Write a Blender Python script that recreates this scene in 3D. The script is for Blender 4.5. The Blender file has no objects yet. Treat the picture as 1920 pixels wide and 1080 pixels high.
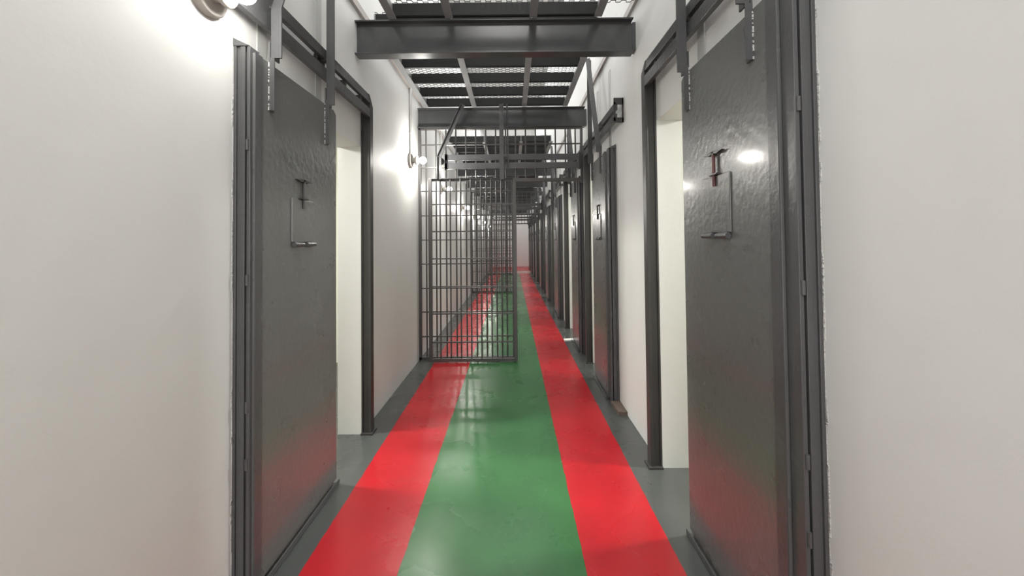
import bpy, math, random
from math import radians, sin, cos, pi
from mathutils import Vector
random.seed(7)
SC = bpy.context.scene
COL = SC.collection

# ------------------------------------------------------------------ camera
H = 1.45
cam_data = bpy.data.cameras.new('camera')
cam_data.sensor_width = 36; cam_data.lens = 13.5
cam_data.shift_x = 0.0; cam_data.shift_y = -0.0534
cam_data.clip_start = 0.05; cam_data.clip_end = 100
cam = bpy.data.objects.new('camera', cam_data); COL.objects.link(cam)
cam.location = (0, 0, H)
cam.rotation_mode = 'XYZ'
from mathutils import Matrix
p, r = radians(1.15), radians(0.6)
fw = Vector((0, cos(p), sin(p))); up = Vector((0, -sin(p), cos(p))); rt = Vector((1, 0, 0))
rt2 = rt*cos(r) - up*sin(r); up2 = up*cos(r) + rt*sin(r)
cam.rotation_euler = Matrix((rt2, up2, -fw)).transposed().to_euler()
SC.camera = cam

# ------------------------------------------------------------------ world / exposure
w = bpy.data.worlds.new('world'); SC.world = w; w.use_nodes = True
w.node_tree.nodes['Background'].inputs[0].default_value = (0.9, 0.95, 1, 1)
w.node_tree.nodes['Background'].inputs[1].default_value = 0.3
SC.view_settings.view_transform = 'Standard'
SC.view_settings.look = 'None'
SC.view_settings.gamma = 1
SC.view_settings.exposure = -0.58
SC.view_settings.use_curve_mapping = False

def area(name, loc, rot, sx, sy, power, col=(1, 1, 1)):
    l = bpy.data.lights.new(name, 'AREA'); l.shape = 'RECTANGLE'; l.size = sx; l.size_y = sy
    l.energy = power; l.color = col
    o = bpy.data.objects.new(name, l); COL.objects.link(o); o.location = loc; o.rotation_euler = rot
    return o
# strip lights of the upper storey, above the catwalk
for i, y in enumerate((-1.6, 1.6, 5.2, 9.0, 13.0, 17.0, 20.5)):
    area('upper_storey_light', (-0.1, y, 5.85), (0, 0, 0), 1.3, 2.4, {-1.6: 170, 20.5: 170}.get(y, 95), (1.0, 0.985, 0.96))
# the lamps inside the two open cells
area('cell_light', (-2.5, 2.65, 2.5), (0, radians(-25), 0), 0.22, 0.22, 110, (1, 0.98, 0.9))
area('cell_light', (2.4, 2.2, 2.5), (0, radians(25), 0), 0.22, 0.22, 100, (1, 0.98, 0.9))
for y in (3.9, 5.6, 7.7, 9.9, 12.1):
    area('cell_light', (2.1, y, 2.55), (0, 0, 0), 0.5, 0.5, 50, (1, 0.98, 0.9))
# added fill light behind the viewer, brightens the lower walls
area('rear_fill_light', (-0.1, -2.55, 1.25), (radians(90), 0, 0), 1.7, 2.2, 34, (1.0, 0.99, 0.97))
BULB = 640.0          # emission of the bare bulbs on the left wall

# ------------------------------------------------------------------ materials
def new_mat(name):
    m = bpy.data.materials.new(name); m.use_nodes = True
    nt = m.node_tree; b = nt.nodes['Principled BSDF']
    return m, nt, b
def N(nt, t, **k):
    n = nt.nodes.new(t)
    for a, v in k.items(): setattr(n, a, v)
    return n
def paint(name, col, rough=0.3, var=0.12, bump=0.0, bscale=60, coat=0.0, spec=0.5, rvar=0.0, dirt=None):
    m, nt, b = new_mat(name)
    tc = N(nt, 'ShaderNodeTexCoord')
    n1 = N(nt, 'ShaderNodeTexNoise'); n1.inputs['Scale'].default_value = 3.0; n1.inputs['Detail'].default_value = 6
    nt.links.new(tc.outputs['Object'], n1.inputs['Vector'])
    mr = N(nt, 'ShaderNodeMapRange')
    mr.inputs['From Min'].default_value = 0.3; mr.inputs['From Max'].default_value = 0.7
    mr.inputs['To Min'].default_value = 1 - var; mr.inputs['To Max'].default_value = 1 + var
    nt.links.new(n1.outputs['Fac'], mr.inputs['Value'])
    vm = N(nt, 'ShaderNodeVectorMath', operation='SCALE'); vm.inputs[0].default_value = col
    nt.links.new(mr.outputs['Result'], vm.inputs['Scale'])
    nt.links.new(vm.outputs['Vector'], b.inputs['Base Color'])
    b.inputs['Roughness'].default_value = rough
    b.inputs['Specular IOR Level'].default_value = spec
    if coat: b.inputs['Coat Weight'].default_value = coat; b.inputs['Coat Roughness'].default_value = 0.12
    if rvar:
        n3 = N(nt, 'ShaderNodeTexNoise'); n3.inputs['Scale'].default_value = 4.5; n3.inputs['Detail'].default_value = 4
        nt.links.new(tc.outputs['Object'], n3.inputs['Vector'])
        m3 = N(nt, 'ShaderNodeMapRange'); m3.inputs['From Min'].default_value = .3; m3.inputs['From Max'].default_value = .7
        m3.inputs['To Min'].default_value = rough - rvar; m3.inputs['To Max'].default_value = rough + rvar
        nt.links.new(n3.outputs['Fac'], m3.inputs['Value']); nt.links.new(m3.outputs['Result'], b.inputs['Roughness'])
    if bump:
        n2 = N(nt, 'ShaderNodeTexNoise'); n2.inputs['Scale'].default_value = bscale; n2.inputs['Detail'].default_value = 2
        nt.links.new(tc.outputs['Object'], n2.inputs['Vector'])
        bp = N(nt, 'ShaderNodeBump'); bp.inputs['Strength'].default_value = bump; bp.inputs['Distance'].default_value = 0.01
        nt.links.new(n2.outputs['Fac'], bp.inputs['Height']); nt.links.new(bp.outputs['Normal'], b.inputs['Normal'])
    return m
M = {}
M['door'] = paint('door_enamel', (0.128, 0.131, 0.129), 0.29, 0.03, bump=0.22, bscale=34, rvar=0.03, coat=0.3)
M['steel'] = paint('steel_enamel', (0.085, 0.086, 0.090), 0.30, 0.12, bump=0.2, bscale=40)
M['beam'] = paint('beam_enamel', (0.065, 0.067, 0.070), 0.20, 0.08, bump=0.05, bscale=5)
M['dark'] = paint('track_dark', (0.045, 0.043, 0.043), 0.38, 0.15)
M['bar'] = paint('bar_enamel', (0.075, 0.072, 0.072), 0.33, 0.1)
M['joist'] = paint('joist_enamel', (0.014, 0.0145, 0.015), 0.45, 0.12, spec=0.2)
M['chip'] = paint('weld_white', (0.55, 0.55, 0.54), 0.5, 0.3, bump=1.0, bscale=90)
M['rust'] = paint('latch_red_brown', (0.10, 0.035, 0.035), 0.4, 0.2)
M['lampbase'] = paint('lamp_base_plastic', (0.42, 0.40, 0.37), 0.4, 0.03)
M['conduit'] = paint('conduit_painted', (0.62, 0.62, 0.61), 0.5, 0.05)
M['ledge'] = paint('ledge_paint', (0.36, 0.33, 0.31), 0.5, 0.1)

def bulb_mat(k=1.0):
    m, nt, b = new_mat('bulb_glow')
    b.inputs['Emission Color'].default_value = (1.0, 0.965, 0.90, 1)
    b.inputs['Emission Strength'].default_value = BULB*k
    return m
M['bulb'] = bulb_mat()
M['bulb_dim'] = bulb_mat(0.26)
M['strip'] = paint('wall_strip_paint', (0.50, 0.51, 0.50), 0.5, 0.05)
M['light_steel'] = paint('light_grey_steel', (0.27, 0.28, 0.285), 0.4, 0.1)

def wall_mat(name, col, bump):
    m, nt, b = new_mat(name)
    g = N(nt, 'ShaderNodeNewGeometry')
    n1 = N(nt, 'ShaderNodeTexNoise'); n1.inputs['Scale'].default_value = 1.1; n1.inputs['Detail'].default_value = 5
    mp = N(nt, 'ShaderNodeMapping'); mp.inputs['Scale'].default_value = (1, 1, 0.45)
    nt.links.new(g.outputs['Position'], mp.inputs['Vector']); nt.links.new(mp.outputs['Vector'], n1.inputs['Vector'])
    cr = N(nt, 'ShaderNodeValToRGB')
    cr.color_ramp.elements[0].position = .35; cr.color_ramp.elements[1].position = .68
    cr.color_ramp.elements[0].color = (col[0]*.93, col[1]*.925, col[2]*.915, 1)
    cr.color_ramp.elements[1].color = (*col, 1)
    nt.links.new(n1.outputs['Fac'], cr.inputs['Fac']); nt.links.new(cr.outputs['Color'], b.inputs['Base Color'])
    b.inputs['Roughness'].default_value = 0.55; b.inputs['Specular IOR Level'].default_value = 0.25
    n2 = N(nt, 'ShaderNodeTexNoise'); n2.inputs['Scale'].default_value = 7; n2.inputs['Detail'].default_value = 9; n2.inputs['Roughness'].default_value = .6
    nt.links.new(g.outputs['Position'], n2.inputs['Vector'])
    bp = N(nt, 'ShaderNodeBump'); bp.inputs['Strength'].default_value = bump; bp.inputs['Distance'].default_value = 0.02
    nt.links.new(n2.outputs['Fac'], bp.inputs['Height']); nt.links.new(bp.outputs['Normal'], b.inputs['Normal'])
    return m
M['wall'] = wall_mat('painted_plaster', (0.76, 0.77, 0.765), 0.12)
M['wall_cream'] = wall_mat('cell_plaster', (0.80, 0.80, 0.72), 0.5)
M['ceil'] = wall_mat('upper_ceiling_white', (0.85, 0.85, 0.85), 0.1)

def floor_mat():
    m, nt, b = new_mat('painted_floor_stripes')
    g = N(nt, 'ShaderNodeNewGeometry'); sp = N(nt, 'ShaderNodeSeparateXYZ')
    nt.links.new(g.outputs['Position'], sp.inputs[0])
    nz = N(nt, 'ShaderNodeTexNoise'); nz.inputs['Scale'].default_value = 9; nt.links.new(g.outputs['Position'], nz.inputs['Vector'])
    wob = N(nt, 'ShaderNodeMath', operation='MULTIPLY_ADD'); wob.inputs[1].default_value = 0.012
    nt.links.new(nz.outputs['Fac'], wob.inputs[0]); nt.links.new(sp.outputs['X'], wob.inputs[2])
    def band(a, c):
        g1 = N(nt, 'ShaderNodeMath', operation='GREATER_THAN'); g1.inputs[1].default_value = a + .006
        g2 = N(nt, 'ShaderNodeMath', operation='LESS_THAN'); g2.inputs[1].default_value = c + .006
        nt.links.new(wob.outputs[0], g1.inputs[0]); nt.links.new(wob.outputs[0], g2.inputs[0])
        mu = N(nt, 'ShaderNodeMath', operation='MULTIPLY'); nt.links.new(g1.outputs[0], mu.inputs[0]); nt.links.new(g2.outputs[0], mu.inputs[1])
        return mu.outputs[0]
    def mixc(fac, A, B):
        mx = N(nt, 'ShaderNodeMix', data_type='RGBA')
        nt.links.new(fac, mx.inputs['Factor'])
        for s, v in ((mx.inputs[6], A), (mx.inputs[7], B)):
            if isinstance(v, tuple): s.default_value = (*v, 1)
            else: nt.links.new(v, s)
        return mx.outputs[2]
    green, red, grey = (0.034, 0.135, 0.042), (0.43, 0.010, 0.017), (0.070, 0.076, 0.073)
    c = mixc(band(-0.948, 0.738), grey, red)
    c = mixc(band(-0.515, 0.311), c, green)
    # red cross band in front of the end wall, pale strip before it
    y1 = N(nt, 'ShaderNodeMath', operation='GREATER_THAN'); y1.inputs[1].default_value = 17.2; nt.links.new(sp.outputs['Y'], y1.inputs[0])
    c = mixc(y1.outputs[0], c, (0.45, 0.30, 0.27))
    y2 = N(nt, 'ShaderNodeMath', operation='GREATER_THAN'); y2.inputs[1].default_value = 18.6; nt.links.new(sp.outputs['Y'], y2.inputs[0])
    c = mixc(y2.outputs[0], c, red)
    n1 = N(nt, 'ShaderNodeTexNoise'); n1.inputs['Scale'].default_value = 2.6; n1.inputs['Detail'].default_value = 7; nt.links.new(g.outputs['Position'], n1.inputs['Vector'])
    mr = N(nt, 'ShaderNodeMapRange'); mr.inputs['From Min'].default_value = .3; mr.inputs['From Max'].default_value = .7
    mr.inputs['To Min'].default_value = .86; mr.inputs['To Max'].default_value = 1.12
    nt.links.new(n1.outputs['Fac'], mr.inputs['Value'])
    vm = N(nt, 'ShaderNodeVectorMath', operation='SCALE'); nt.links.new(c, vm.inputs[0]); nt.links.new(mr.outputs[0], vm.inputs['Scale'])
    nt.links.new(vm.outputs[0], b.inputs['Base Color'])
    n2 = N(nt, 'ShaderNodeTexNoise'); n2.inputs['Scale'].default_value = 1.7; n2.inputs['Detail'].default_value = 6; nt.links.new(g.outputs['Position'], n2.inputs['Vector'])
    m2 = N(nt, 'ShaderNodeMapRange'); m2.inputs['To Min'].default_value = .17; m2.inputs['To Max'].default_value = .38
    nt.links.new(n2.outputs['Fac'], m2.inputs['Value']); nt.links.new(m2.outputs[0], b.inputs['Roughness'])
    n3 = N(nt, 'ShaderNodeTexNoise'); n3.inputs['Scale'].default_value = 90; n3.inputs['Detail'].default_value = 3; nt.links.new(g.outputs['Position'], n3.inputs['Vector'])
    bp = N(nt, 'ShaderNodeBump'); bp.inputs['Strength'].default_value = .07; bp.inputs['Distance'].default_value = .005
    nt.links.new(n3.outputs['Fac'], bp.inputs['Height']); nt.links.new(bp.outputs['Normal'], b.inputs['Normal'])
    return m
M['floor'] = floor_mat()

# ------------------------------------------------------------------ mesh helpers
class MB:
    def __init__(s): s.v = []; s.f = []
    def box(s, a, b):
        x0, y0, z0 = [min(a[i], b[i]) for i in range(3)]; x1, y1, z1 = [max(a[i], b[i]) for i in range(3)]
        n = len(s.v)
        s.v += [(x0,y0,z0),(x1,y0,z0),(x1,y1,z0),(x0,y1,z0),(x0,y0,z1),(x1,y0,z1),(x1,y1,z1),(x0,y1,z1)]
        s.f += [tuple(n+i for i in q) for q in ((0,3,2,1),(4,5,6,7),(0,1,5,4),(1,2,6,5),(2,3,7,6),(3,0,4,7))]
        return s
    def prism(s, pts, d):
        """closed polygon pts (3D) extruded by vector d"""
        n = len(s.v); k = len(pts); d = Vector(d)
        s.v += [tuple(q) for q in pts] + [tuple(Vector(q)+d) for q in pts]
        s.f += [tuple(n+i for i in reversed(range(k))), tuple(n+k+i for i in range(k))]
        s.f += [(n+i, n+(i+1) % k, n+k+(i+1) % k, n+k+i) for i in range(k)]
        return s
    def bar(s, a, b, u, wu, wv):
        """rectangular bar a->b, side direction hint u, widths wu (along u) and wv"""
        a, b = Vector(a), Vector(b); d = (b-a).normalized(); u = Vector(u); u = (u - d*u.dot(d)).normalized(); v = d.cross(u)
        q = [a+u*wu/2+v*wv/2, a-u*wu/2+v*wv/2, a-u*wu/2-v*wv/2, a+u*wu/2-v*wv/2]
        return s.prism(q, b-a)
    def cyl(s, a, b, r, r2=None, k=14, caps=True):
        a, b = Vector(a), Vector(b); r2 = r if r2 is None else r2
        d = (b-a).normalized(); u = d.orthogonal().normalized(); v = d.cross(u); n = len(s.v)
        for c, R in ((a, r), (b, r2)):
            for i in range(k):
                t = 2*pi*i/k; s.v.append(tuple(c + u*R*cos(t) + v*R*sin(t)))
        s.f += [(n+i, n+(i+1) % k, n+k+(i+1) % k, n+k+i) for i in range(k)]
        if caps: s.f += [tuple(n+i for i in reversed(range(k))), tuple(n+k+i for i in range(k))]
        return s
    def lathe(s, o, axis, prof, k=24):
        """prof: (distance along axis, radius)"""
        o = Vector(o); d = Vector(axis).normalized(); u = d.orthogonal().normalized(); v = d.cross(u); n = len(s.v); m = len(prof)
        for h, R in prof:
            for i in range(k):
                t = 2*pi*i/k; s.v.append(tuple(o + d*h + u*R*cos(t) + v*R*sin(t)))
        for j in range(m-1):
            for i in range(k):
                s.f.append((n+j*k+i, n+j*k+(i+1) % k, n+(j+1)*k+(i+1) % k, n+(j+1)*k+i))
        s.f += [tuple(n+i for i in reversed(range(k))), tuple(n+(m-1)*k+i for i in range(k))]
        return s
    def build(s, name, mat, parent=None, bevel=0.0, smooth=False, loc=None):
        me = bpy.data.meshes.new(name); me.from_pydata(s.v, [], s.f); me.update()
        o = bpy.data.objects.new(name, me); COL.objects.link(o); me.materials.append(mat)
        if smooth:
            for q in me.polygons: q.use_smooth = True
            me.set_sharp_from_angle(angle=radians(40))
        if bevel:
            b = o.modifiers.new('bevel', 'BEVEL'); b.width = bevel; b.segments = 2; b.limit_method = 'ANGLE'
        if parent is not None:
            o.parent = parent
        if loc: o.location = loc
        return o
def empty(name, loc=(0, 0, 0)):
    o = bpy.data.objects.new(name, None); COL.objects.link(o); o.location = loc; o.empty_display_size = .1
    return o
def tag(o, label=None, cat=None, group=None, kind=None):
    if label: o['label'] = label
    if cat: o['category'] = cat
    if group: o['group'] = group
    if kind: o['kind'] = kind
    return o

XL, XR = -1.155, 0.94            # wall faces
YB, YE = -2.6, 21.7              # back and end of the corridor
T = 0.18                         # wall thickness
ZT = 6.0
ZS = 3.2                         # level of the catwalk deck

# ------------------------------------------------------------------ setting
f = MB().box((-3.6, YB-.3, -.12), (3.2, YE+.3, 0)); tag(f.build('floor', M['floor']), 'grey concrete floor painted with two red stripes beside a green one', kind='structure')
c = MB().box((-3.6, YB-.3, ZT), (3.2, YE+.3, ZT+.1)); tag(c.build('ceiling', M['ceil']), 'white ceiling high above the catwalk', kind='structure')

def side_wall(name, x, sgn, openings, label):
    m = MB(); y = YB
    for (a, b, zl) in openings:
        m.box((x, y, 0), (x+sgn*T, a, ZT))          # full-height pier
        m.box((x, a, zl), (x+sgn*T, b, ZT))         # wall over the doorway
        y = b
    m.box((x, y, 0), (x+sgn*T, YE, ZT))
    tag(m.build(name, M['wall']), label, kind='structure')

# bay: outer edge of near frame, door near, door far, closing post face, frame base height
BAYS_R = [
    (1.165, 1.225, 1.915, 2.465),
    (3.43, 3.50, 4.08, 4.56),
    (4.925, 4.99, 5.56, 6.36),
    (7.12, 7.19, 7.90, 8.40),
    (9.20, 9.27, 9.93, 10.60),
    (11.43, 11.50, 12.15, 12.82),
    (13.55, 13.62, 14.25, 14.62),
    (15.35, 15.42, 16.0, 16.45),
    (17.2, 17.27, 17.85, 18.35),
    (19.05, 19.12, 19.7, 20.2),
]
side_wall('wall_left', XL, -1, [(1.80, 2.935, 2.185)], 'white plaster wall on the left with wall lamps')
side_wall('wall_right', XR, 1, [(b[3]-.82, b[3], 2.22) for b in BAYS_R], 'white plaster wall on the right with cell doorways')
tag(MB().box((XL-T, YE, 0), (XR+T, YE+.2, ZT)).build('wall_end', M['wall']), 'white wall closing the far end of the corridor', kind='structure')
tag(MB().box((XL-T, YB-.2, 0), (XR+T, YB, ZT)).build('wall_behind', M['wall']), 'white wall behind the camera', kind='structure')
# cells: back wall, partitions and low ceilings
m = MB()
m.box((-3.4, .9, 0), (-3.25, 4.68, 2.7)); m.box((-3.4, .9, 2.7), (XL-T, 4.83, 2.8)); m.box((-3.4, .75, 0), (XL-T, .9, 2.8)); m.box((-3.4, 4.68, 0), (XL-T, 4.83, 2.8))
tag(m.build('wall_left_cell', M['wall_cream']), 'cream plaster walls inside the left cell', kind='structure')
m = MB()
m.box((2.9, .2, 0), (3.05, YE, 2.7)); m.box((XR+T, .2, 2.7), (3.05, YE, 2.8))
ys = [.2] + [(BAYS_R[i][3]+BAYS_R[i+1][0])/2 for i in range(len(BAYS_R)-1)] + [YE-.1]
for y in ys: m.box((XR+T, y, 0), (2.9, y+.1, 2.7))
tag(m.build('wall_right_cell', M['wall_cream']), 'cream plaster walls inside the right cells', kind='structure')
# ledge along both walls at catwalk level
tag(MB().box((XR, YB, 3.20), (XR-.022, YE, 3.255)).build('trim_right', M['ledge']), 'grey brown ledge strip along the right wall', kind='structure')
tag(MB().box((XL, YB, 3.20), (XL+.022, YE, 3.255)).build('trim_left', M['ledge']), 'grey brown ledge strip along the left wall', kind='structure')

# ------------------------------------------------------------------ door + track builders (sgn=-1 left wall, +1 right wall)
def xf(sgn, wall, d): return wall - sgn*d    # d = distance out from the wall into the corridor

def make_frame(sgn, Y0, YP, ytrack, label, ztop=2.585, zl=2.41, near_plate=False, near_end='closed'):
    """near frame post, closing post, and the overhead roller track between them"""
    W = XR if sgn > 0 else XL; X = lambda d: xf(sgn, W, d)
    root = empty('sliding_door_track', (W, Y0, 0)); tag(root, label, 'door track', 'steel tracks and posts around the cell doors')
    L = lambda x, y, z: (x-W, y-Y0, z)
    D = .072
    def bx(m, a, b): return m.box(L(*a), L(*b))
    # near frame: a folded channel whose grooved side faces along the corridor
    m = MB()
    bx(m, (X(0), Y0, 0), (X(.014), Y0+.055, 2.29))
    bx(m, (X(.014), Y0+.006, 0), (X(.030), Y0+.055, 2.275))
    bx(m, (X(.030), Y0, 0), (X(.050), Y0+.055, 2.275))
    bx(m, (X(.050), Y0+.048, 0), (X(.058), Y0+.055, 2.275))
    bx(m, (X(.058), Y0, 0), (X(D), Y0+.055, 2.275))
    m.prism([L(X(0), Y0-.004, 2.275), L(X(D), Y0-.004, 2.275), L(X(0), Y0-.004, 2.31)], (0, .07, 0))
    m.build('frame_post', M['steel'], root, bevel=.002)
    if Y0 < 2:      # ragged white paint edge where the frame meets the plaster
        random.seed(int(Y0*100)); z = .04; out = []
        while z < 2.24:
            e = random.choice((.0005, .001, .0045, .006)); h = random.uniform(.02, .14)
            out += [(e, z), (e, z+h)]; z += h
        pts = [L(X(-.001), Y0-e, z) for e, z in out] + [L(X(-.001), Y0+.004, out[-1][1]), L(X(-.001), Y0+.004, .04)]
        MB().prism(pts, (-sgn*.004, 0, 0)).build('chipped_edge', M['chip'], root)
    # little hinge knuckles on the frame
    for z in (.55, .78, 1.30, 1.86):
        MB().cyl(L(X(.062), Y0-.002, z-.022), L(X(.062), Y0-.002, z+.022), .006, k=10).build('knuckle', M['steel'], root, smooth=True)
    # closing post: rectangular tube with an open groove, chamfered up to the track
    m = MB()
    bx(m, (X(-.001), YP, .012), (X(.012), YP+.06, zl+.10)); bx(m, (X(.012), YP+.008, .012), (X(.056), YP+.06, zl+.10)); bx(m, (X(.056), YP, .012), (X(.074), YP+.06, zl+.10))
    m.prism([L(X(.0), YP+.06, zl+.1), L(X(.0), YP-.01, ztop), L(X(.0), YP-.03, ztop), L(X(.0), YP, zl+.1)], (-sgn*.074, 0, 0))
    m.build('closing_post', M['dark'], root, bevel=.0015)
    MB().box(L(X(0), YP-.02, 0), L(X(.09), YP+.075, .012)).build('base_plate', M['dark'], root)
    # rails
    ye = YP-.005
    MB().box(L(X(.046), ytrack, ztop-.060), L(X(.072), ye, ztop)).build('upper_rail', M['steel'], root, bevel=.002)
    MB().box(L(X(.050), ytrack, zl), L(X(.076), ye, zl+.066)).build('lower_rail', M['steel'], root, bevel=.002)
    # end plate and web stubs between the rails
    n = 0
    yy = ytrack
    m = MB(); m.box(L(X(.0), yy-.012, zl-.01), L(X(.012), yy, ztop+.035)); m.box(L(X(.0), yy-.012, zl-.012), L(X(.08), yy, zl+.03)); m.box(L(X(.0), yy-.012, ztop-.02), L(X(.08), yy, ztop+.035)); m.box(L(X(.066), yy-.012, zl), L(X(.08), yy, ztop)); m.build('end_plate', M['dark'], root)
    if near_plate:
        MB().box(L(X(.050), ytrack, zl+.06), L(X(.070), ytrack+.42, ztop-.06)).build('cover_plate', M['steel'], root)
    for yy in (YP-.16, YP-.42):
        MB().box(L(X(.01), yy, zl+.06), L(X(.06), yy+.03, ztop-.06)).build('spacer', M['dark'], root)
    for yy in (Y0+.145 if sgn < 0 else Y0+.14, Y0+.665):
        MB().box(L(X(.0), yy, 2.30), L(X(.006), yy+.065, ztop+.45)).build('wall_strip', M['strip'], root)  # thin flat strip on the plaster, a darker tone than the wall
    return root

ndoor = [0]
def make_door(sgn, y0, y1, label, hy, hz0, hz1, hang, red=False, zcat=3.34, bendz=None, ztop=2.255, full=True, lean=.3):
    """solid sheet door hung from two long straps; hatch with latch and hinges"""
    ndoor[0] += 1
    W = XR if sgn > 0 else XL; X = lambda d: xf(sgn, W, d)
    root = empty('door_%d' % ndoor[0], (W, y0, 0)); tag(root, label, 'door', 'grey steel cell doors', 'structure')
    L = lambda x, y, z: (x-W, y-y0, z)
    F = .082                                   # face distance from wall
    m = MB()
    cut = .03
    # panel outline with the upper far corner clipped
    pts = [L(X(F), y0, .03), L(X(F), y1, .03), L(X(F), y1, ztop-.02), L(X(F), y1-.03, ztop), L(X(F), y0, ztop)]
    m.prism(pts, (sgn*.036, 0, 0)); m.build('door_panel', M['door'], root, bevel=.003)
    MB().box(L(X(F+.004), y0-.002, .03), L(X(F), y0+.045, ztop)).build('edge_strip', M['steel'], root)
    # hatch
    ht = MB().box(L(X(F+.007), hy[0], hz0), L(X(F), hy[1], hz1)).build('hatch', M['door'], root, bevel=.004)
    for a, b in ((0.02, .44), (.56, .98)):
        ya = hy[0]+(hy[1]-hy[0])*a; yb = hy[0]+(hy[1]-hy[0])*b
        mm = MB().cyl(L(X(F+.014), ya, hz0-.012), L(X(F+.014), yb, hz0-.012), .012, .009, k=12)
        mm.box(L(X(F+.001), ya+.01, hz0-.022), L(X(F+.014), yb-.01, hz0+.004))
        mm.build('hatch_hinge', M['steel'], ht, smooth=True)
    # T latch
    yc = (hy[0]+hy[1])/2 ; yc += (.0 if sgn > 0 else -.01)
    lt = MB().cyl(L(X(F+.012), yc, hz1-.045), L(X(F+.012), yc, hz1+.09), .007, k=12).build('latch', M['rust'] if red else M['dark'], root, smooth=True)
    mm = MB()
    for s in (-1, 1):
        mm.prism([L(X(F+.006), yc, hz1+.092), L(X(F+.006), yc+s*.03, hz1+.086), L(X(F+.006), yc+s*.075, hz1+.094), L(X(F+.006), yc+s*.03, hz1+.100), L(X(F+.006), yc, hz1+.102)], (-sgn*.012, 0, 0))
    mm.box(L(X(F), yc-.008, hz1+.084), L(X(F+.018), yc+.008, hz1+.10))
    mm.build('latch_handle', M['dark'], lt)
    MB().box(L(X(F), yc-.034, hz1+.0), L(X(F+.022), yc+.034, hz1+.006)).build('latch_keeper', M['dark'], lt)
    # bottom guide angle
    m = MB().box(L(X(F+.012), y0+.02, .004), L(X(F+.018), y1, .030)).box(L(X(F+.012), y0+.02, .004), L(X(F-.03), y1, .009))
    m.build('bottom_guide', M['steel'], root)
    # hanger straps
    for k, (ya, zlow) in enumerate(hang):
        # flat strap welded on the door face (with a whitish weld bead along one edge)
        st = MB().box(L(X(F), ya, zlow), L(X(F+.007), ya+.032, ztop+.09)).box(L(X(F), ya-.001, zlow), L(X(F+.026), ya+.004, ztop+.02)).build('strap', M['steel'], root)
        random.seed(k*13+ndoor[0]); mm = MB(); z = zlow
        while z < ztop and full:
            dz = random.uniform(.006, .03)
            mm.box(L(X(F), ya-.002-random.uniform(0, .0025), z), L(X(F+.0045), ya+.001, z+dz*random.uniform(.3, 1))); z += dz
        if full: mm.build('weld_bead', M['chip'], st)
        # angle iron rising to the catwalk
        yb = ya+.03; xo = F+.012
        zb = ztop+.02
        m = MB()
        if k == 0:
            bend = bendz or zb+.05
            for (u, wu, wv, ox, oy) in (((0, 1, 0), .052, .007, 0, 0), ((1, 0, 0), .046, .007, .020, -.024)):
                a = L(X(xo+ox), yb+oy, zb); b_ = L(X(xo+ox), yb+oy, bend); c_ = L(X(xo+ox+.02), yb+oy+lean, zcat)
                m.bar(a, b_, u, wu, wv); m.bar(b_, c_, u, wu, wv)
        else:
            for (u, wu, wv, ox, oy) in (((0, 1, 0), .052, .007, 0, 0), ((1, 0, 0), .046, .007, .020, -.024)):
                m.bar(L(X(xo+ox), yb+oy, zb-.03), L(X(xo+ox), yb+oy, zcat), u, wu, wv)
        m.build('hanger', M['steel'], root)
        # roller wheel in the track behind the hanger
        zr = 2.52
        rr = MB().lathe(L(X(.036), yb, zr), (1, 0, 0), [(-.012, .030), (-.012, .045), (-.006, .045), (-.004, .036), (.004, .036), (.006, .045), (.012, .045), (.012, .03)], 22)
        rl = rr.build('roller', M['dark'], root, smooth=True)
        MB().cyl(L(X(.012), yb, zr), L(X(xo+.006), yb, zr), .011, k=10).build('axle', M['dark'], rl, smooth=True)
    return root

# left bay
make_frame(-1, 1.585, 2.935, 1.35, 'steel roller track and posts of the left hand door, lit by the nearest lamp', near_plate=True)
make_door(-1, 1.60, 2.345, 'dark grey steel sliding door on the left wall, half open', (1.862, 2.072), 1.455, 1.672, [(1.69, 2.04), (2.20, 2.02)], bendz=2.50)
RL = ['right hand foreground', 'second', 'third', 'fourth', 'fifth', 'sixth', 'seventh', 'eighth', 'ninth', 'farthest']
for i, (Y0, a, b, YP) in enumerate(BAYS_R):
    if i == 0:
        lab_t = 'steel roller track and posts around the large right hand foreground door'
        lab_d = 'large grey steel sliding door at the right front, shining under lamplight'
        yt = .93
    else:
        lab_t = 'steel track and posts of the %s right hand door counted from the front' % RL[i]
        lab_d = '%s grey steel cell door counted from the front along the right wall' % RL[i]
        yt = Y0-.24 if i != 2 else 4.80
    make_frame(1, Y0, YP, yt, lab_t, ztop=2.60, zl=2.44)
    if i == 0: hy, hz = (1.495, 1.705), (1.475, 1.715)
    else: hy, hz = ((a+b)/2-.10, (a+b)/2+.10), (1.475, 1.70)
    w_ = b-a
    make_door(1, a, b, lab_d, hy, hz[0], hz[1], [(a+.115, 2.08), (b-.09, 2.07)], red=(i == 0), full=(i < 2), ztop=2.262, lean=.34, bendz=2.50 if i == 0 else None)
# small wooden block under the frame of the second right door
tag(MB().prism([(XR-.075, 3.20, 0), (XR-.002, 3.20, 0), (XR-.002, 3.43, 0), (XR-.085, 3.42, 0)], (0, 0, .03)).build('wood_block', paint('old_wood', (.12, .09, .07), .8)), 'small brown wood block on the floor by the second right door frame', 'block')
tag(MB().prism([(XR-.20, 5.55, 0), (XR-.06, 5.58, 0), (XR-.06, 5.68, 0), (XR-.20, 5.66, 0)], (0, 0, .012)).build('paper_scrap', paint('white_scrap', (.8, .8, .78), .7)), 'white scrap lying on the grey floor by the third right door', 'scrap')

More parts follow.
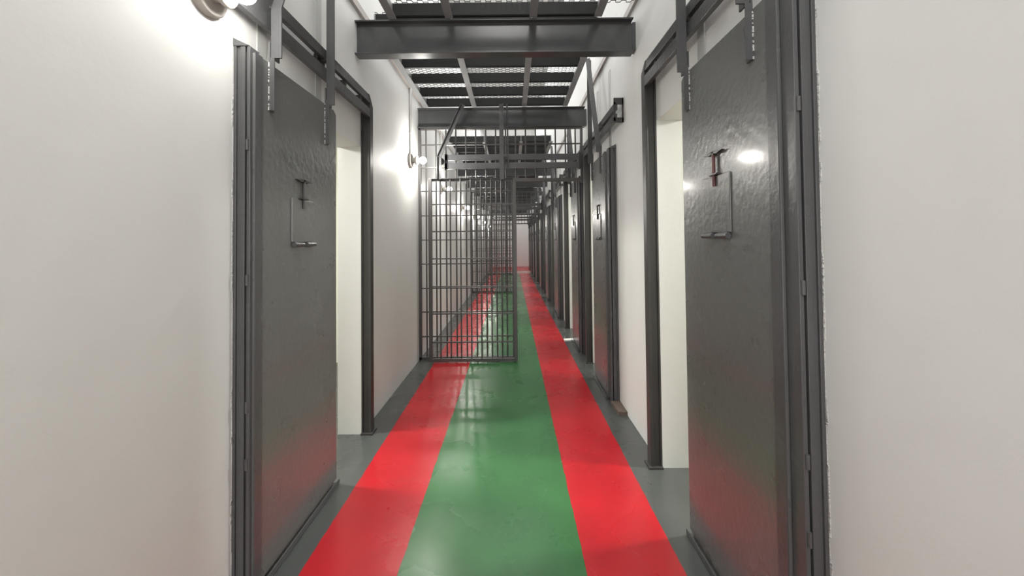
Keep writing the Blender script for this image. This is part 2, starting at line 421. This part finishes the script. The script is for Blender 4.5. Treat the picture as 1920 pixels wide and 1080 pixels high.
# ------------------------------------------------------------------ beams
def make_beam(Y, label, zb=2.852, zt=3.108):
    root = tag(empty('steel_beam', (XL, Y, zb)), label, 'beam', 'steel cross beams carrying the catwalk', 'thing')
    x0, x1 = 0.0, XR-XL-.022
    h = zt-zb; m = MB()
    m.box((x0, -.004, .010), (x1, .004, h-.010)); m.build('web', M['beam'], root)
    MB().box((x0-.0, -.045, 0), (x1+.004, .045, .011)).build('flange', M['beam'], root, bevel=.002)
    MB().box((x0-.0, -.045, h-.011), (x1+.004, .045, h)).build('flange', M['beam'], root, bevel=.002)
    MB().box((x1, -.03, .02), (x1+.024, .045, h-.03)).build('end_bracket', M['beam'], root)
    return root
BY = [-1.0, .93, 2.87, 4.76, 6.42, 8.3, 10.1, 12.0, 13.9, 15.8, 17.7, 19.6]
ORD = ['', '', 'nearest large steel cross beam under the catwalk, above the two front doors', 'steel cross beam above the first barred gate',
       '', 'first steel cross beam behind the first barred gate',
       'second steel cross beam behind the first barred gate', 'first steel cross beam beyond the middle barred gate', 'second steel cross beam beyond the middle barred gate',
       'third steel cross beam beyond the middle barred gate', 'steel cross beam just beyond the farthest barred gate', 'last steel cross beam before the end wall']
for i, y in enumerate(BY):
    if i >= 2 and i != 4: make_beam(y, ORD[i], 2.852 if i == 2 else 2.862, 3.108)

# ------------------------------------------------------------------ catwalk sections
def mesh_sheet(x0, x1, y0, y1, z, cw=.078, ch=.024, wd=.0048, th=.003):
    """expanded metal: hexagonal openings, every strand a flat bar"""
    m = MB()
    nx = max(1, round((x1-x0)/cw)); ny = max(1, round((y1-y0)/(ch*1.0)))
    cw = (x1-x0)/nx; ch = (y1-y0)/ny
    for j in range(ny+1):
        y = y0 + j*ch; off = (j % 2)*cw/2
        for i in range(nx+1):
            x = x0 + i*cw + off
            if x - cw*.25 > x1 + 1e-6: continue
            a = (x-cw*.22, y, z); b = (min(x+cw*.22, x1), y, z)
            a = (max(a[0], x0), y, z)
            if b[0] > a[0]+1e-4: m.bar(a, b, (0, 1, 0), wd, th)
            if j < ny:
                for s in (-1, 1):
                    p0 = (x + s*cw*.22, y, z); p1 = (x + s*cw*.28, y+ch, z)
                    if x0-1e-4 <= p0[0] <= x1+1e-4 and x0-1e-4 <= p1[0] <= x1+1e-4: m.bar(p0, p1, (1, 0, 0), wd*.8, th)
    return m
SECT = {}
def catwalk(y0, y1, xs, mx, label, group='catwalk sections overhead'):
    root = tag(empty('catwalk_section', (0, y0, 3.108)), label, 'catwalk', group)
    Ln = y1-y0
    z0, zj = 0.0, .10
    key = (round(Ln, 3), tuple(xs), mx)
    if key in SECT:
        for o in SECT[key]:
            c = o.copy(); COL.objects.link(c); c.parent = root
        return root
    parts = []
    for i, x in enumerate(xs):
        wq = .058
        parts.append(MB().box((x-wq/2, 0, z0), (x+wq/2, Ln, z0+.008)).box((x-.005, 0, z0+.008), (x+.005, Ln, z0+.10)).build('stringer', M['light_steel'], root, bevel=.0015))
    nj = max(2, round(Ln/.39)); st = Ln/nj
    for k in range(nj+1):
        y = min(max(k*st, .015), Ln-.015)
        parts.append(MB().box((xs[0], y-.004, z0+.010), (xs[-1], y+.004, z0+.106)).box((xs[0], y-.004, z0+.008), (xs[-1], y+.022, z0+.014)).build('joist', M['joist'], root))
    parts.append(mesh_sheet(mx[0], mx[1], 0, Ln, z0+.109).build('mesh_deck', M['joist'], root))
    SECT[key] = parts
    return root
XS1 = (-.87, -.45, .175, .655); XS2 = (-1.04, -.45, .168, .672)
catwalk(.98, 2.82, XS1, (-.85, .92), 'catwalk section directly overhead, in front of the nearest beam')
catwalk(2.92, 4.71, XS2, (-1.04, .672), 'catwalk section between the nearest beam and the first barred gate')
nm = ['first', 'second', 'third', 'fourth', 'fifth', 'sixth', 'seventh', 'eighth']
for i in range(4, len(BY)-1):
    catwalk(BY[i]+(.05 if i != 4 else -.02), BY[i+1]-.05, XS2, (-1.04, .672), '%s catwalk section beyond the opening behind the first gate' % nm[i-4])
catwalk(19.65, 21.6, XS2, (-1.04, .672), 'last catwalk section, against the end wall')

# ------------------------------------------------------------------ barred gates
def rod(m, a, b, r=.0095): return m.cyl(a, b, r, k=8)
def make_gate(Y, lab_g, lab_l):
    s = .124
    g = tag(empty('barred_grille', (XL, Y, 0)), lab_g, 'grille', 'fixed barred grilles across the corridor')
    L = lambda x, z, dy=0: (x-XL, dy, z)
    ztrans, ztop = 2.205, 2.862
    xj = .02                     # jamb between fixed part and opening
    xr = .86
    # frame members
    MB().box(L(XL+.002, .0, -.02), L(XL+.034, ztop, .02)).build('side_post', M['bar'], g, bevel=.002)
    MB().box(L(xj-.022, .0, -.025), L(xj+.022, ztrans, .025)).build('jamb_post', M['bar'], g, bevel=.002)
    MB().box(L(xj, ztrans-.02, -.02), L(xr, ztrans+.022, .02)).build('transom', M['bar'], g, bevel=.002)
    MB().box(L(XL, ztop-.02, -.02), L(xr, ztop, .02)).build('top_rail', M['bar'], g)
    MB().box(L(XL+.002, .004, -.02), L(xj, .034, .02)).build('bottom_rail', M['bar'], g)
    MB().box(L(xr, ztrans-.04, -.02), L(xr+.03, ztop, .02)).build('side_post', M['bar'], g, bevel=.002)
    x = XL+.095
    while x < xr-.02:
        mm = MB(); rod(mm, L(x, .02 if x < xj-.03 else ztrans), L(x, ztop-.01)); mm.build('bar', M['bar'], g, smooth=True); x += s
    for k, z in enumerate((2.655, 2.37, 2.077, 1.773, 1.472, 1.176, .876, .586, .283)):
        MB().box(L(XL+.01, z-.006, -.014), L(xr if z > ztrans else xj, z+.006, .014)).build('cross_bar', M['bar'], g)
    # two overhead rails for the sliding leaf, on the near side
    t = tag(empty('gate_track', (XL, Y-.075, 2.34)), 'pair of overhead steel rails carrying ' + lab_l[1], 'gate track', 'gate tracks')
    MB().box((XL-XL+.34, 0, .105), (xr-XL, .03, .175)).build('rail', M['steel'], t, bevel=.002)
    MB().box((XL-XL+.34, 0, .0), (xr-XL, .03, .072)).build('rail', M['steel'], t, bevel=.002)
    MB().box((xr-XL-.03, -.005, -.01), (xr-XL, .045, .185)).build('rail_end', M['dark'], t)
    MB().box((XL-XL+.34, .0, -.01), (XL-XL+.37, .045, .185)).build('rail_end', M['dark'], t)
    # sliding leaf
    lf = tag(empty('barred_gate', (-1.0, Y-.135, 0)), lab_l[0], 'gate', 'sliding barred gates')
    G = lambda x, z, dy=0: (x+1.0, dy, z)
    x0, x1, z0, z1 = -1.005, .055, .018, 2.215
    MB().box(G(x0, z0, -.018), G(x0+.042, z1, .018)).build('stile', M['bar'], lf, bevel=.002)
    MB().box(G(x1-.042, z0, -.018), G(x1, z1, .018)).build('stile', M['bar'], lf, bevel=.002)
    MB().box(G(x0, z1-.008, -.02), G(x1, z1, .02)).box(G(x0, z1-.035, .014), G(x1, z1, .02)).build('rail', M['bar'], lf)
    MB().box(G(x0, z0, -.02), G(x1, z0+.035, .02)).build('rail', M['bar'], lf, bevel=.002)
    for k in range(1, 8):
        x = x0+.018 + k*.123
        mm = MB(); rod(mm, G(x, z0+.03), G(x, z1-.005), .0095); mm.build('bar', M['bar'], lf, smooth=True)
    for z in (1.90, 1.572, 1.245, .91, .586, .246):
        MB().box(G(x0, z-.007, -.014), G(x1, z+.007, .014)).build('cross_bar', M['bar'], lf)
    MB().box(G(x1-.03, 1.05, .018), G(x1-.005, 1.25, .04)).build('lock_case', M['dark'], lf)
    # hangers up to the catwalk: one cranked, one straight, one thin rod
    m = MB(); y = -.035
    for a, b in (((-.865, 2.20), (-.865, 2.47)), ((-.865, 2.47), (-.575, 3.10))):
        m.bar(G(a[0], a[1], y), G(b[0], b[1], y), (1, 0, 0), .05, .008); m.bar(G(a[0]-.022, a[1], y-.018), G(b[0]-.022, b[1], y-.018), (0, 1, 0), .04, .007)
    m.build('hanger', M['steel'], lf)
    m = MB(); m.bar(G(-.115, 2.19, y), G(-.115, 3.10, y), (1, 0, 0), .05, .008); m.bar(G(-.092, 2.19, y-.018), G(-.092, 3.10, y-.018), (0, 1, 0), .04, .007)
    m.build('hanger', M['steel'], lf)
    MB().cyl(G(-.035, 2.32, y), G(-.045, 3.10, y), .010, k=10).box(G(-.1, 2.46, y-.01), G(-.03, 2.475, y+.01)).build('rod', M['steel'], lf)
    for x in (-.86, -.11):
        rw = MB().lathe(G(x, 2.43, .045), (0, 1, 0), [(-.012, .03), (-.012, .044), (.012, .044), (.012, .03)], 20).build('roller', M['dark'], lf, smooth=True)
        MB().cyl(G(x, 2.43, -.035), G(x, 2.43, .045), .009, k=8).build('axle', M['dark'], rw)
make_gate(4.76, 'fixed grille of round grey bars across the corridor behind the nearest gate',
          ('nearest sliding gate of grey bars standing open over the left red stripe', 'the nearest barred gate'))
make_gate(10.95, 'fixed barred grille in the middle of the corridor, seen through the nearest gate',
          ('middle sliding barred gate, seen small through the nearest gate', 'the middle barred gate'))
make_gate(16.9, 'farthest fixed barred grille, near the end wall',
          ('farthest sliding barred gate, tiny near the end wall', 'the farthest barred gate'))

# ------------------------------------------------------------------ wall lamps
def make_lamp(Y, z, label, conduit=True, mat='bulb'):
    root = tag(empty('wall_lamp', (XL, Y, z)), label, 'lamp', 'bare bulb wall lamps on the left wall')
    MB().lathe((0, 0, 0), (1, 0, 0), [(0, .084), (.022, .084), (.030, .078), (.032, .03)], 36).build('base', M['lampbase'], root, smooth=True)
    MB().lathe((.028, 0, 0), (1, 0, 0), [(0, .034), (.030, .032), (.036, .040), (.044, .050), (.060, .052), (.068, .046), (.070, .03)], 32).build('socket', M['lampbase'], root, smooth=True)
    prof = [(0, .016), (.012, .017)]
    cx, R_ = .058, .040
    for k in range(2, 13):
        t = pi*k/13; prof.append((cx-R_*cos(t), R_*sin(t)))
    prof.append((cx+R_*.995, .002))
    MB().lathe((.094, 0, 0), (1, 0, 0), prof, 26).build('bulb', M[mat], root, smooth=True)
    if conduit:
        MB().cyl((.017, 0, .075), (.017, 0, 1.0), .016, k=10).box((0, -.02, .30), (.018, .02, .315)).build('conduit', M['conduit'], root, smooth=True)
    return root
make_lamp(1.435, 2.40, 'wall lamp with glaring bare bulb at the upper left above the front door frame', conduit=False, mat='bulb_dim')
make_lamp(4.34, 2.375, 'bare bulb wall lamp with conduit on the left wall just before the first gate')
for Y, z, t in ((6.2, 2.30, 'first wall lamp glowing behind the nearest barred gate'), (8.75, 2.22, 'second wall lamp glowing behind the nearest barred gate'),
                (11.4, 2.19, 'third wall lamp glowing behind the nearest barred gate'), (14.9, 2.18, 'fourth wall lamp glowing behind the nearest barred gate'),
                (18.7, 2.16, 'farthest wall lamp, a small glow by the end of the corridor')):
    make_lamp(Y, z, t)
make_lamp(-1.3, 2.375, 'bare bulb wall lamp on the left wall behind the viewer', conduit=False, mat='bulb_dim')

# small patch on the right wall, slightly darker than the plaster
tag(MB().box((XR, 2.66, 2.26), (XR-.004, 2.70, 2.44)).build('trim_1', M['conduit']), 'small grey patch on the right wall', kind='structure')
